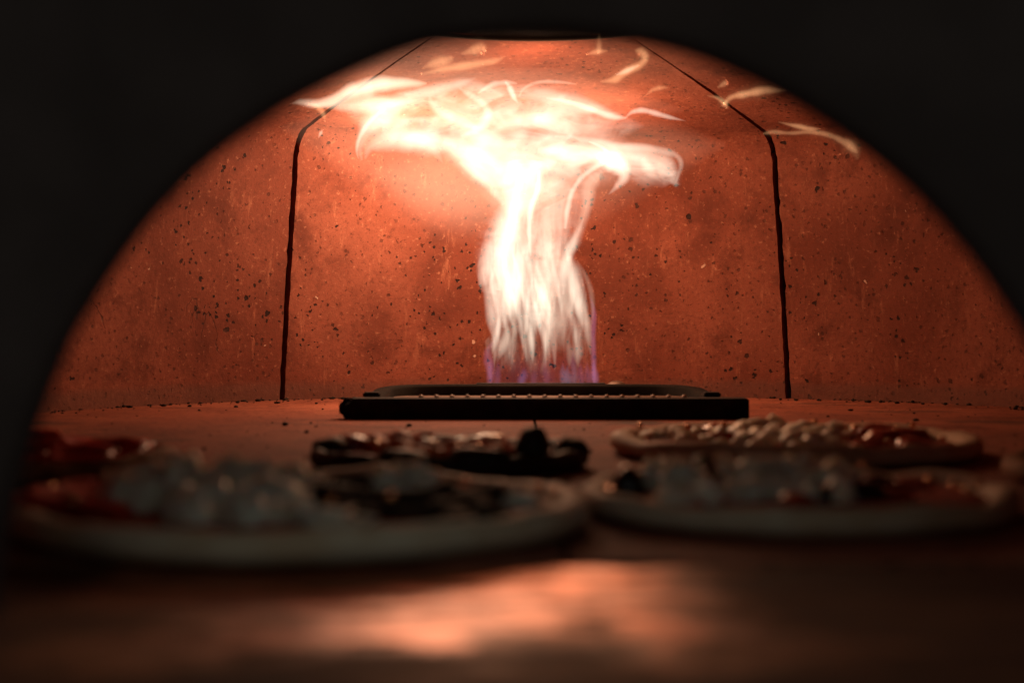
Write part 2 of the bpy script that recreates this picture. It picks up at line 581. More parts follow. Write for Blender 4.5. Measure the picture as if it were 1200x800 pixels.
def build_burner():
    root = thing('gas_burner', 'long low black iron burner tray on the oven floor below the flame', 'burner', (.035, 1.86, 0))
    L = root.location

    def sub(bm):
        bmesh.ops.translate(bm, verts=bm.verts, vec=-L)
        return bm

    y0, y1 = 1.695, 1.99
    xa, xb = -.192, .262
    zt_ = .0232
    # front bar: long bar with a rounded left end
    bm = bmesh.new()
    box(bm, xa, xb, y0, y0 + .035, .0004, zt_)
    bmesh.ops.bevel(bm, geom=[e for e in bm.edges if abs(e.verts[0].co.x - e.verts[1].co.x) < 1e-6 and e.verts[0].co.x < 0 and
                              abs(e.verts[0].co.z - e.verts[1].co.z) > .01], offset=.008, segments=4, affect='EDGES')
    bmesh.ops.bevel(bm, geom=[e for e in bm.edges if abs(e.verts[0].co.z - e.verts[1].co.z) < 1e-6 and max(v.co.x for v in e.verts) < xa + .0085 and e.calc_face_angle(0) > .6],
                    offset=.0055, segments=4, affect='EDGES')
    bmesh.ops.bevel(bm, geom=[e for e in bm.edges if e.calc_face_angle(0) > .6], offset=.0015, segments=2, affect='EDGES')
    o = obj('front_bar', sub(bm), M['iron'], root)
    sharp_by_angle(o)
    # small raised corner tabs
    for xw in (-.175, .225):
        bm = bmesh.new()
        box(bm, xw, xw + .020, 1.80, 1.82, zt_ - .0042, zt_ + .0022)
        bmesh.ops.bevel(bm, geom=[e for e in bm.edges], offset=.0015, segments=2, affect='EDGES')
        o = obj('corner_tab', sub(bm), M['iron'], root)
        sharp_by_angle(o)
    # raised rim: from the front bar round both ends and along the back, one bent strip
    path = [(xa + .034, y0 + .038), (xa + .030, 1.80), (xa + .030, 1.88), (xa + .036, 1.925), (xa + .06, 1.957), (xa + .10, 1.970),
            (xa + .17, 1.974), (.035, 1.976), (xb - .17, 1.974), (xb - .10, 1.970), (xb - .06, 1.957), (xb - .036, 1.925), (xb - .030, 1.88),
            (xb - .030, 1.80), (xb - .034, y0 + .038)]
    cp = catmull([(a, b, 0) for a, b in path], 8)
    bm = bmesh.new()
    sec = []
    for i, c in enumerate(cp):
        t = (cp[min(i + 1, len(cp) - 1)] - cp[max(i - 1, 0)]).normalized()
        nr = Vector((t.y, -t.x, 0))
        h = .0200 + .0082 * max(0, min(1, (c.y - 1.80) / .16)) + .0004 * noise.noise((i * .2, 0, 0))
        sec.append([bm.verts.new(c + nr * a + Vector((0, 0, b))) for a, b in
                    ((-.010, .0004), (-.010, h - .003), (-.007, h), (.007, h), (.010, h - .003), (.010, .0004))])
    for a, b in zip(sec, sec[1:]):
        for k in range(6):
            bm.faces.new((a[k], b[k], b[(k + 1) % 6], a[(k + 1) % 6]))
    bm.faces.new(sec[0])
    bm.faces.new(sec[-1][::-1])
    bmesh.ops.recalc_face_normals(bm, faces=bm.faces)
    o = obj('rim', sub(bm), M['black'], root)
    sharp_by_angle(o, 50)
    # tray plate
    bm = bmesh.new()
    box(bm, xa + .045, xb - .045, y0 + .0355, 1.945, .004, .0150)
    o = obj('tray', sub(bm), M['iron_warm'], root, smooth=False)
    # row of little studs along the inner lip
    for i in range(18):
        bm = bmesh.new()
        bmesh.ops.create_icosphere(bm, subdivisions=2, radius=.0030)
        for v in bm.verts:
            v.co.z *= 1.0
        bmesh.ops.translate(bm, verts=bm.verts, vec=(-.102 + i * .01735, y0 + .0275, zt_ + .0002))
        obj('stud', sub(bm), M['stud'], root)
    # slotted flame port behind the back bar
    bm = bmesh.new()
    box(bm, -.047, .122, 1.985, 2.016, .0004, .0288)
    bmesh.ops.bevel(bm, geom=[e for e in bm.edges], offset=.0012, segments=2, affect='EDGES')
    o = obj('flame_port', sub(bm), M['iron'], root)
    sharp_by_angle(o)
    # domed igniter cap
    bm = bmesh.new()
    bmesh.ops.create_uvsphere(bm, u_segments=24, v_segments=12, radius=.0135)
    for v in bm.verts:
        v.co.z = v.co.z * .62
    bmesh.ops.translate(bm, verts=bm.verts, vec=(.136, 2.0, .0235))
    obj('igniter_cap', sub(bm), M['iron_warm'], root)
    bm = bmesh.new()
    box(bm, .128, .144, 1.99, 2.01, .0004, .024)
    obj('igniter_post', sub(bm), M['iron'], root, smooth=False)


build_burner()

# ------------------------------------------------------------------ flames: closed bodies of glowing gas
_em = {}


def mat_flame(eps, col):
    key = (round(eps, 1), tuple(round(c, 2) for c in col))
    if key in _em:
        return _em[key]
    m = bpy.data.materials.new('flame gas')
    m.use_nodes = True
    t = m.node_tree
    t.nodes.remove(t.nodes['Principled BSDF'])
    e = t.nodes.new('ShaderNodeEmission')
    e.inputs[0].default_value = tuple(col) + (1,)
    e.inputs[1].default_value = eps
    t.links.new(e.outputs[0], t.nodes['Material Output'].inputs['Volume'])
    m.cycles.homogeneous_volume = True
    _em[key] = m
    return m


HOT = (1.0, .86, .67)
WARM = (1.0, .77, .56)
ORANGE = (1.0, .47, .21)
BLUE = (.50, .42, 1.0)
PURPLE = (.72, .40, .85)


def depth_at(px, py, want=FD):
    """distance for a flame point: the flame's own distance, or nearer where the gas rolls along under the vault"""
    d = want
    for _ in range(80):
        p = P(px, py, d)
        if p.z < ceiling_z(p.x, p.y) - .016 and wall_fraction(p.x, p.y) > LEAN + .03:
            break
        d -= .01
    return d


def tongue(pts, L, col=HOT, parent=None, name='flame_tongue', dd=0.0, flat=.75, n=9, wig=1.0, power=1.9, mat=None):
    """a lens-shaped tongue of gas: pts = (px, py, full width in px) along its length, L = radiance through its middle"""
    cp = catmull(pts, n)
    bm = bmesh.new()
    seed = random.random() * 50
    K = 16
    ds = [depth_at(q[0], q[1], FD + dd) for q in cp]
    dmin = min(ds)
    ds = [.45 * d + .55 * dmin for d in ds]
    for _ in range(12):
        ds = [min(ds[i], (ds[max(i - 1, 0)] + 2 * ds[i] + ds[min(i + 1, len(ds) - 1)]) / 4) for i in range(len(ds))]
    ctr = [P(q[0], q[1], d) for q, d in zip(cp, ds)]
    wmax = max(q[2] for q in cp)
    Tm = wmax / FPX * FD * .5 * flat
    rows = []
    nprev = None
    for i, q in enumerate(cp):
        c = ctr[i]
        t = (ctr[min(i + 1, len(ctr) - 1)] - ctr[max(i - 1, 0)]).normalized()
        v = Vector((c.x, c.y, c.z - HZ)).normalized()
        nrm = t.cross(v)
        face = nrm.length
        nrm.normalize()
        b = nrm.cross(t)
        w = max(q[2], .4) / FPX * c.y * .5
        w *= 1 + wig * .18 * noise.noise((seed, i * .23, 0))
        T = max(w * flat * max(face, .3), .0004)
        c = c + nrm * (w * wig * .10 * noise.noise((seed, 7, i * .17)))
        row = []
        for k in range(K):
            a = 2 * math.pi * k / K
            u = math.cos(a)
            h = math.copysign((1 - u * u) ** power, math.sin(a)) if abs(math.sin(a)) > 1e-6 else 0.0
            row.append(bm.verts.new(c + nrm * (u * w) + b * (h * T)))
        rows.append(row)
    for a, b in zip(rows, rows[1:]):
        for k in range(K):
            bm.faces.new((a[k], a[(k + 1) % K], b[(k + 1) % K], b[k]))
    for r_, fl in ((rows[0], True), (rows[-1], False)):
        v = bm.verts.new(sum((x.co for x in r_), Vector()) / K)
        for k in range(K):
            f = (r_[k], r_[(k + 1) % K], v)
            bm.faces.new(f if not fl else f[::-1])
    bmesh.ops.recalc_face_normals(bm, faces=bm.faces)
    if parent:
        bmesh.ops.translate(bm, verts=bm.verts, vec=-parent.location)
    return obj(name, bm, mat or mat_flame(L / (2 * Tm), col), parent)


base = P(636, 450, FD)
flame = thing('gas_flame', 'tall white-hot gas flame rising from the burner and spreading under the vault', 'flame', base)

# -- column: streaming gas body, denser upwards, streaked, violet at its root
EDGE_L = [(450, 572), (425, 569), (400, 568), (380, 582), (360, 578), (335, 560), (318, 556), (300, 562), (270, 568), (250, 580), (230, 590), (205, 586)]
EDGE_R = [(450, 698), (425, 698), (400, 697), (380, 694), (360, 690), (335, 687), (318, 682), (300, 676), (270, 676), (250, 690), (230, 694), (205, 704)]


def interp(tab, v):
    tab = sorted(tab)
    if v <= tab[0][0]:
        return tab[0][1]
    for (a, x), (b, y) in zip(tab, tab[1:]):
        if a <= v <= b:
            return x + (y - x) * (v - a) / (b - a)
    return tab[-1][1]


def mat_column():
    m = bpy.data.materials.new('streaming flame gas')
    t = NT('streaming flame gas')
    for nd in list(t.t.nodes):
        if nd.type == 'BSDF_PRINCIPLED':
            t.t.nodes.remove(nd)
    tc = t.n('ShaderNodeTexCoord')
    sp = t.n('ShaderNodeSeparateXYZ')
    t.l(tc.outputs['Object'], sp.inputs[0])
    z = sp.outputs[2]
    co = t.coord((62, 45, 15), (3, 1, 0))
    s1 = t.noise(co, 1.0, 3, .5, .9)
    s2 = t.noise(t.coord((115, 70, 32), (0, 4, 2)), 1.0, 2, .5, .6)
    zz = t.math('ADD', z, t.math('MULTIPLY', t.math('SUBTRACT', s1, .5), .20))
    up = t.ramp(zz, .018, .10)
    streak = t.ramp(t.math('ADD', t.math('MULTIPLY', s1, .55), t.math('MULTIPLY', s2, .45)), .40, .64, .05, 1.0)
    top = t.ramp(z, .16, .27, 1, .45)
    dens = t.math('MULTIPLY', t.math('MULTIPLY', up, streak), t.math('MULTIPLY', top, 13.5))
    e1 = t.n('ShaderNodeEmission')
    e1.inputs[0].default_value = (1, .87, .66, 1)
    t.l(dens, e1.inputs[1])
    e2 = t.n('ShaderNodeEmission')
    e2.inputs[0].default_value = (.62, .36, .85, 1)
    low = t.ramp(z, .01, .06, 1, 0)
    t.l(t.math('MULTIPLY', low, t.math('MULTIPLY', t.ramp(s2, .3, .7, .25, 1), .9)), e2.inputs[1])
    ad = t.n('ShaderNodeAddShader')
    t.l(e1.outputs[0], ad.inputs[0])
    t.l(e2.outputs[0], ad.inputs[1])
    t.l(ad.outputs[0], t.out.inputs['Volume'])
    bpy.data.materials.remove(m)
    return t.m


bm = bmesh.new()
rows = []
for j in range(64):
    py = 450.5 - (450.5 - 205) * j / 63
    xl, xr = interp(EDGE_L, py), interp(EDGE_R, py)
    c = P((xl + xr) / 2, py, FD)
    w = (xr - xl) / 2 / FPX * FD
    T = (.016 + .022 * min(1, j / 30)) * max(.02, min(1, (63 - j) / 22)) ** 1.2
    wv = 1 + .03 * noise.noise((j * .35, 0, 4))
    rows.append([bm.verts.new((c.x + math.cos(a) * w * wv, c.y + math.sin(a) * abs(math.sin(a)) ** .3 * T, c.z))
                 for a in (2 * math.pi * k / 24 for k in range(24))])
for a, b in zip(rows, rows[1:]):
    for k in range(24):
        bm.faces.new((a[k], a[(k + 1) % 24], b[(k + 1) % 24], b[k]))
bm.faces.new(rows[0])
bm.faces.new(rows[-1][::-1])
bmesh.ops.recalc_face_normals(bm, faces=bm.faces)
bmesh.ops.translate(bm, verts=bm.verts, vec=-base)
obj('flame_column', bm, mat_column(), flame)

T_ = lambda pts, L, col=HOT, **k: tongue(pts, L, col, flame, **k)

def mat_plume(name, strength, Tm, seed):
    t = NT(name)
    t.t.nodes.remove(t.b)
    co = t.coord((13, 9, 26), (seed, 0, 0))
    a = t.noise(co, 1.0, 3, .5, 1.6)
    b = t.noise(t.coord((24, 14, 44), (0, seed, 3)), 1.0, 2, .5, 1.2)
    ridge = t.ramp(t.math('ABSOLUTE', t.math('SUBTRACT', a, .5)), 0.0, .10, 1.0, 0.0)
    body = t.ramp(t.math('ADD', t.math('MULTIPLY', a, .65), t.math('MULTIPLY', b, .35)), .36, .66, .12, 1.0)
    d = t.math('ADD', t.math('MULTIPLY', body, .8), t.math('MULTIPLY', ridge, .35))
    e = t.n('ShaderNodeEmission')
    e.inputs[0].default_value = (1, .82, .64, 1)
    t.l(t.math('MULTIPLY', d, strength / (2 * Tm)), e.inputs[1])
    t.l(e.outputs[0], t.out.inputs['Volume'])
    return t.m


def gas(pts, L, seed, **k):
    Tm = max(q[2] for q in pts) / FPX * FD * .5 * .6
    tongue(pts, L, HOT, flame, name='flame_cloud', flat=.6, mat=mat_plume('billowing flame gas', L, Tm, seed), **k)


# broad billowing gas under the vault
gas([(395, 128, 6), (450, 136, 70), (520, 140, 110), (590, 140, 120), (650, 142, 100), (705, 144, 60), (755, 148, 6)], 1.0, 1.7, dd=-.01)
gas([(500, 160, 10), (560, 182, 70), (610, 200, 110), (660, 196, 100), (720, 190, 60), (785, 198, 8)], .68, 6.1, dd=.01)
gas([(640, 150, 10), (648, 185, 80), (650, 225, 96), (640, 265, 84), (634, 305, 90), (632, 350, 70), (634, 385, 10)], .42, 3.3, dd=.008)
gas([(575, 225, 6), (590, 255, 50), (582, 300, 56), (590, 345, 50), (600, 390, 8)], .28, 8.3, dd=-.008)
gas([(680, 178, 6), (730, 188, 46), (768, 198, 50), (790, 210, 26), (794, 222, 3)], .6, 9.7, dd=-.006)
gas([(560, 128, 6), (610, 150, 70), (655, 165, 84), (705, 172, 56), (750, 176, 8)], .62, 5.2, dd=-.01)
# bloom on the wall round the plume, put in as faint glowing bodies
GL = (1.0, .60, .36)
T_([(330, 150, 10), (440, 165, 150), (540, 190, 210), (640, 190, 200), (740, 180, 130), (850, 170, 10)], .30, GL, name='flame_glow', wig=0, dd=.03)
T_([(430, 200, 8), (490, 215, 90), (550, 225, 110), (610, 230, 80), (660, 230, 8)], .26, GL, name='flame_glow', wig=0, dd=.05)
T_([(420, 105, 8), (520, 105, 70), (620, 108, 80), (720, 118, 50), (800, 130, 8)], .20, GL, name='flame_glow', wig=0, dd=-.02)
# left wisp joins the plume
# left lobe: upper arc and lower edge
T_([(424, 188, 4), (422, 172, 14), (431, 152, 28), (447, 137, 38), (464, 123, 30), (488, 112, 22), (522, 105, 18), (558, 91, 3)], 0.75)
T_([(428, 186, 4), (434, 172, 18), (456, 163, 34), (484, 164, 34), (503, 172, 20), (513, 182, 10), (519, 191, 2)], 0.65)
T_([(436, 150, 8), (447, 143, 26), (460, 148, 40), (480, 156, 44), (510, 165, 40), (535, 172, 10)], 0.45, dd=-.012)
T_([(420, 186, 2), (418, 174, 5), (424, 156, 8), (437, 139, 8), (452, 127, 5)], 0.50, dd=-.015)
# folds in the middle of the plume
T_([(470, 141, 4), (500, 141, 12), (525, 146, 18), (550, 154, 22), (575, 163, 30), (605, 172, 10)], 0.50)
T_([(503, 113, 4), (508, 124, 12), (522, 134, 16), (540, 142, 16), (558, 150, 8)], 0.45, dd=-.01)
T_([(538, 103, 3), (548, 110, 9), (563, 119, 11), (572, 132, 15), (566, 146, 16), (552, 155, 10), (540, 160, 3)], 0.50)
T_([(474, 112, 4), (505, 104, 14), (540, 99, 18), (570, 104, 14), (590, 112, 4)], 0.28, dd=-.01)
T_([(575, 155, 4), (600, 143, 22), (630, 138, 28), (660, 131, 22), (700, 130, 6)], 0.37)
# bright heart
T_([(470, 160, 8), (505, 163, 30), (545, 176, 50), (580, 188, 66), (610, 196, 66), (634, 192, 40), (652, 190, 6)], 0.64)
T_([(520, 165, 14), (552, 186, 44), (578, 206, 44), (595, 228, 30), (603, 262, 14)], 0.56, dd=.01)
T_([(538, 190, 6), (556, 203, 16), (576, 220, 16), (590, 240, 6)], 0.38)
T_([(598, 193, 3), (622, 193, 5), (642, 192, 17), (653, 189, 3)], 0.34, dd=-.015)
# column: broad folds
T_([(602, 188, 24), (606, 215, 38), (601, 245, 40), (590, 270, 44), (580, 300, 42), (571, 322, 30), (562, 335, 6)], 0.67)
T_([(628, 188, 24), (624, 220, 34), (616, 250, 34), (609, 282, 36), (604, 312, 38), (598, 346, 34), (590, 384, 8)], 0.54, dd=.012)
T_([(610, 205, 8), (604, 240, 20), (597, 275, 24), (588, 310, 24), (584, 340, 10)], 0.54, dd=-.012)
T_([(632, 200, 4), (630, 222, 10), (622, 245, 9), (620, 272, 7), (622, 300, 3)], 0.62, dd=-.02)
T_([(640, 200, 20), (648, 235, 44), (648, 270, 44), (640, 310, 50), (640, 350, 44), (642, 380, 10)], 0.30, WARM)
# right strands
T_([(714, 178, 4), (702, 193, 8), (684, 206, 8), (671, 224, 8), (665, 246, 9), (662, 268, 5)], 0.49)
T_([(705, 200, 10), (692, 217, 22), (687, 243, 18), (680, 266, 16), (671, 288, 18), (664, 306, 8)], 0.38, WARM)
T_([(684, 256, 3), (676, 275, 10), (667, 295, 16), (660, 320, 14), (660, 345, 5)], 0.45)
T_([(668, 300, 8), (672, 325, 24), (679, 355, 22), (688, 385, 14), (692, 415, 3)], 0.41)
T_([(676, 305, 3), (688, 328, 9), (694, 352, 8), (694, 380, 3)], 0.14, WARM)
# streaks
for i in range(44):
    u = random.random()
    py1 = 360 + 75 * random.random() ** 1.3
    ln = 40 + 60 * random.random()
    py0 = py1 - ln
    pm = (py0 + py1) / 2
    a0, a1 = interp(EDGE_L, py0) + 7, interp(EDGE_R, py0) - 7
    b0, b1 = interp(EDGE_L, py1) + 7, interp(EDGE_R, py1) - 7
    w = 8 + 9 * random.random()
    L = .12 + .26 * random.random()
    x0, x1 = a0 + (a1 - a0) * u, b0 + (b1 - b0) * u
    j = (random.random() - .5) * 8
    T_([(x0 + j, py0, 1.5), (x0 * .75 + x1 * .25, py0 + ln * .3, w * .8), (x0 * .35 + x1 * .65 + j * .4, py0 + ln * .65, w), (x1, py1, 1)],
       L, HOT, dd=(random.random() - .5) * .05, flat=.7, n=6)
# violet and blue root
for x, L, col in ((574, .22, PURPLE), (697, .30, PURPLE), (690, .10, BLUE), (582, .12, PURPLE), (610, .12, BLUE), (612, .10, BLUE),
                  (660, .16, (.25, .6, 1.0)), (666, .18, (.25, .62, 1.0)), (673, .14, (.35, .6, 1.0)), (681, .10, BLUE), (640, .08, PURPLE), (625, .08, PURPLE)):
    h = 20 + 24 * random.random()
    xt = x + (4 if x < 630 else -2) * random.random()
    T_([(x, 451, 8), (x + .5, 451 - h * .25, 12), (xt, 451 - h * .6, 10), (xt, 451 - h, 1)], L * .50, col, n=6, dd=(random.random() - .5) * .02)
T_([(580, 398, 2), (572, 410, 10), (571, 424, 12), (574, 438, 8), (576, 449, 2)], .09, PURPLE)
T_([(691, 345, 2), (696, 366, 8), (695, 395, 9), (696, 430, 8), (696, 450, 3)], .12, PURPLE)
# right plume
T_([(630, 176, 10), (680, 180, 38), (722, 184, 38), (758, 186, 36), (783, 200, 30), (793, 219, 5)], .70)
T_([(650, 160, 4), (690, 164, 10), (725, 171, 12), (762, 174, 12), (790, 181, 10), (798, 194, 8), (792, 214, 3)], .34, dd=-.015)
T_([(700, 182, 12), (722, 192, 28), (731, 206, 20), (723, 218, 10), (713, 228, 2)], 1.0, dd=.01)
T_([(752, 186, 8), (760, 197, 18), (766, 206, 10), (775, 213, 2)], .3, WARM)
T_([(690, 166, 3), (707, 174, 6), (713, 184, 5), (705, 195, 3)], .4, dd=-.02)
# bands rolling along the vault
T_([(592, 96, 3), (597, 102, 9), (601, 112, 9), (607, 121, 2)], .7)
T_([(560, 110, 3), (575, 100, 9), (592, 97, 8), (606, 98, 3)], .5)
T_([(608, 114, 2), (614, 104, 5), (630, 97, 6), (652, 96, 6), (676, 99, 2)], .35, WARM)
T_([(600, 112, 6), (640, 114, 22), (680, 122, 24), (708, 132, 18), (734, 139, 3)], .55)
T_([(640, 115, 3), (672, 121, 8), (700, 131, 10), (722, 138, 9), (736, 138, 2)], .45, dd=-.01)
T_([(732, 139, 2), (742, 131, 7), (757, 130, 9), (778, 136, 8), (804, 142, 1)], .55)

# -- separate licks of flame
GW = 'licks of flame blown loose under the vault'


def wisp(label, strands, gain=1.25, wide=1.45):
    c = depth_at(strands[0][0][0][0], strands[0][0][0][1])
    root = thing('flame_wisp', label, 'flame', P(strands[0][0][0][0], strands[0][0][0][1], c), GW)
    for pts, L, col in strands:
        tongue([(a, b, w * wide) for a, b, w in pts], L * gain, col, root)
        tongue([(a, b, w * 3.0) for a, b, w in pts], L * .16, ORANGE, root, name='flame_glow', wig=.6)


wisp('pale pointed lick of flame crossing the left black joint', [
    ([(341, 122, 1), (352, 120, 7), (368, 121, 10), (386, 119, 12), (410, 109, 17), (440, 100, 18), (476, 98, 12), (500, 98, 3)], .75, WARM),
    ([(362, 122, 3), (373, 126, 7), (379, 134, 6), (381, 142, 1)], .26, ORANGE),
    ([(356, 122, 2), (385, 124, 8), (430, 122, 20), (480, 120, 4)], .5, WARM),
    ([(373, 162, 1), (376, 156, 4), (378, 152, 1)], .25, WARM)], 1.9, 1.35)
wisp('thin bright lick of flame across the right black joint, with a kinked tail', [
    ([(828, 112, 1), (841, 115, 4), (849, 121, 7), (852, 127, 2)], .4, ORANGE),
    ([(849, 122, 4), (857, 114, 6), (875, 110, 8), (895, 106, 9), (910, 106, 6), (922, 107, 1)], .5, ORANGE),
    ([(841, 103, 2), (849, 98, 6), (852, 97, 3)], .25, ORANGE)])
wisp('long thin arching lick of flame on the right wall segment, its end drooping', [
    ([(894, 157, 2), (905, 155, 5), (925, 156, 4), (950, 155, 5), (970, 158, 6), (985, 164, 7), (997, 171, 10), (1005, 180, 2)], .38, ORANGE),
    ([(990, 162, 2), (1000, 170, 14), (1004, 182, 8), (1004, 188, 2)], .12, ORANGE),
    ([(912, 143, 1), (934, 148, 5), (950, 151, 5), (961, 151, 1)], .3, ORANGE)])
wisp('curled hook of flame near the top right of the vault', [
    ([(703, 96, 2), (720, 93, 8), (734, 84, 9), (749, 77, 8), (757, 68, 7), (752, 61, 9), (744, 60, 3)], .5, ORANGE),
    ([(722, 88, 2), (735, 83, 6), (748, 77, 2)], .35, WARM)])
wisp('short forked upright lick of flame just under the flue ring', [
    ([(702, 40, 1), (702, 50, 5), (702, 58, 6), (701, 63, 2)], .3, ORANGE),
    ([(688, 64, 2), (700, 61, 6), (712, 60, 2)], .35, ORANGE)])
wisp('little puff of flame under the vault, nearest the flue ring on its left', [
    ([(540, 63, 2), (553, 60, 9), (564, 56, 11), (569, 60, 3)], .45, ORANGE)])
wisp('blurred streak of flame between the small puff and the main plume', [
    ([(495, 80, 2), (512, 74, 11), (524, 71, 10), (531, 67, 3)], .4, ORANGE),
    ([(494, 87, 2), (528, 80, 8), (558, 75, 8), (582, 71, 6), (592, 66, 1)], .45, ORANGE)])
wisp('tiny faint arc of flame below the curled hook', [
    ([(756, 113, 1), (764, 106, 4), (774, 103, 5), (784, 103, 1)], .28, ORANGE)])


# ------------------------------------------------------------------ pizzas
def disc_mesh(R_, prof, seed, nseg=96, wob=.03, hw=.18):
    """a lathed disc with an uneven outline; prof = (radius fraction, height)"""
    bm = bmesh.new()
    rows = []
    for i in range(nseg):
        a = 2 * math.pi * i / nseg
        ca, sa = math.cos(a), math.sin(a)
        k = 1 + wob * (noise.noise((ca * 1.3 + seed, sa * 1.3, 0)) + .4 * noise.noise((ca * 5 + seed, sa * 5, 3)))
        hv = 1 + hw * (noise.noise((ca * 2.2, sa * 2.2 + seed, 5)) * 1.4 + .6 * noise.noise((ca * 7, sa * 7 + seed, 2)))
        rows.append([bm.verts.new((ca * R_ * k * r_, sa * R_ * k * r_, z_ * (hv if z_ > .002 else 1))) for r_, z_ in prof])
    for i in range(nseg):
        a, b = rows[i], rows[(i + 1) % nseg]
        for k in range(len(prof) - 1):
            bm.faces.new((a[k], b[k], b[k + 1], a[k + 1]))
    bm.faces.new([r_[0] for r_ in rows][::-1])
    bm.faces.new([r_[-1] for r_ in rows])
    bmesh.ops.recalc_face_normals(bm, faces=bm.faces)
    return bm


def lump(rx, ry, rz, seed, sub=3, amp=.28, freq=1.6, fine=.10):
    bm = bmesh.new()
    bmesh.ops.create_icosphere(bm, subdivisions=sub, radius=1)
    for v in bm.verts:
        n_ = v.co.normalized()
        k = 1 + amp * noise.noise(n_ * freq + Vector((seed, 0, 0))) + fine * noise.noise(n_ * freq * 3.5 + Vector((0, seed, 0)))
        v.co = Vector((n_.x * rx * k, n_.y * ry * k, n_.z * rz * k))
    return bm


def slice_mesh(r_, h, seed, cup=.35):
    bm = bmesh.new()
    prof = [(.9, 0), (1, h * .4), (.97, h), (.8, h * (1 - .25 * cup)), (.4, h * (1 - cup)), (.1, h * (1 - cup))]
    nseg = 36
    rows = []
    for i in range(nseg):
        a = 2 * math.pi * i / nseg
        k = 1 + .08 * noise.noise((math.cos(a) * 2 + seed, math.sin(a) * 2, 0))
        dz = .25 * h * noise.noise((math.cos(a) * 1.4 + seed, math.sin(a) * 1.4, 9))
        rows.append([bm.verts.new((math.cos(a) * r_ * k * q, math.sin(a) * r_ * k * q, z_ + dz * q)) for q, z_ in prof])
    for i in range(nseg):
        a, b = rows[i], rows[(i + 1) % nseg]
        for k in range(len(prof) - 1):
            bm.faces.new((a[k], b[k], b[k + 1], a[k + 1]))
    bm.faces.new([q[0] for q in rows][::-1])
    bm.faces.new([q[-1] for q in rows])
    bmesh.ops.recalc_face_normals(bm, faces=bm.faces)
    return bm


def pizza(label, px, d, R_, rim=.017, bed=.009, dough='dough', seed=0.0, sauce='sauce', lift=0.0):
    c = P(px, 400, d)
    root = thing('pizza', label, 'pizza', (c.x, d, lift), 'pizzas on the oven floor')
    prof = [(.90, .0006), (.965, .0022), (.993, rim * .35), (1.0, rim * .6), (.985, rim * .86), (.955, rim), (.915, rim * .97), (.88, rim * .82), (.85, bed), (.5, bed * .9), (.05, bed * .9)]
    obj('crust', disc_mesh(R_, prof, seed), M[dough], root)
    ps = [(.855, bed * .5), (.86, bed + .0012), (.80, bed + .0030), (.6, bed + .0034), (.3, bed + .0034), (.04, bed + .0034)]
    obj('sauce', disc_mesh(R_, ps, seed, wob=.035, hw=.12), M[sauce], root)
    root['bed'] = bed + .003
    return root


def put(root, name, bm, mat, x, y, z=None, rz=0, tilt=(0, 0)):
    o = obj(name, bm, M[mat], root)
    o.location = (x, y, root['bed'] if z is None else z)
    o.rotation_euler = (tilt[0], tilt[1], rz)
    return o


rnd = random.random


def at_px(root, px, back):
    """local x for a pixel column, at local depth 'back' behind the pizza's centre"""
    d = root.location.y + back
    return (px - 600) / FPX * d - root.location.x


# 1. near left: big, white cheese mounds, dark vegetables, salami on the left
p = pizza('largest nearest pizza with white cheese mounds and black roasted vegetables', 355, .803, .150, .0165, .008, 'dough', 1.1)
for px, bk, r_, h in ((165, -.02, .020, .020), (205, .01, .026, .028), (250, -.035, .022, .018), (285, .015, .024, .026), (320, -.03, .022, .020),
                      (345, .02, .018, .020), (230, -.06, .018, .013), (300, -.07, .02, .012), (150, .03, .018, .018), (480, .045, .017, .021), (455, .03, .015, .02),
                      (390, -.08, .016, .010), (265, .06, .02, .02), (610, .0, .012, .008)):
    put(p, 'cheese_mound', lump(r_, r_ * .85, h * .78, px * .37, 4, .42, 2.4, .42), 'cheese', at_px(p, px, bk), bk, rz=rnd() * 6)
for px, bk, r_, h in ((385, .0, .022, .020), (420, .03, .022, .024), (445, -.02, .026, .020), (490, -.03, .024, .018), (520, .0, .02, .018), (550, -.01, .022, .014),
                      (575, .012, .016, .018), (405, -.05, .02, .012), (360, .04, .02, .022), (470, -.06, .018, .010), (535, -.075, .016, .009), (565, -.05, .017, .012), (520, -.05, .02, .012)):
    put(p, 'roasted_vegetable', lump(r_, r_ * .7, h * .58, px * .21, 3, .35, 1.5, .2), 'mushroom', at_px(p, px, bk), bk, rz=rnd() * 6)
for px, bk in ((75, .0), (110, .035), (120, -.03), (60, -.02), (180, .07)):
    put(p, 'salami_slice', slice_mesh(.021, .006, px), 'salami', at_px(p, px, bk), bk, rz=rnd(), tilt=(.25 * rnd(), .25 * rnd()))
for px, bk in ((232, .10), (262, .10), (300, .095), (545, .06), (630, .03), (650, .0), (58, .03), (210, -.045), (310, -.05), (135, .06)):
    put(p, 'oil_drop', lump(.0032, .0032, .0026, px, 2, .2), 'oil', at_px(p, px, bk), bk, z=.0165)

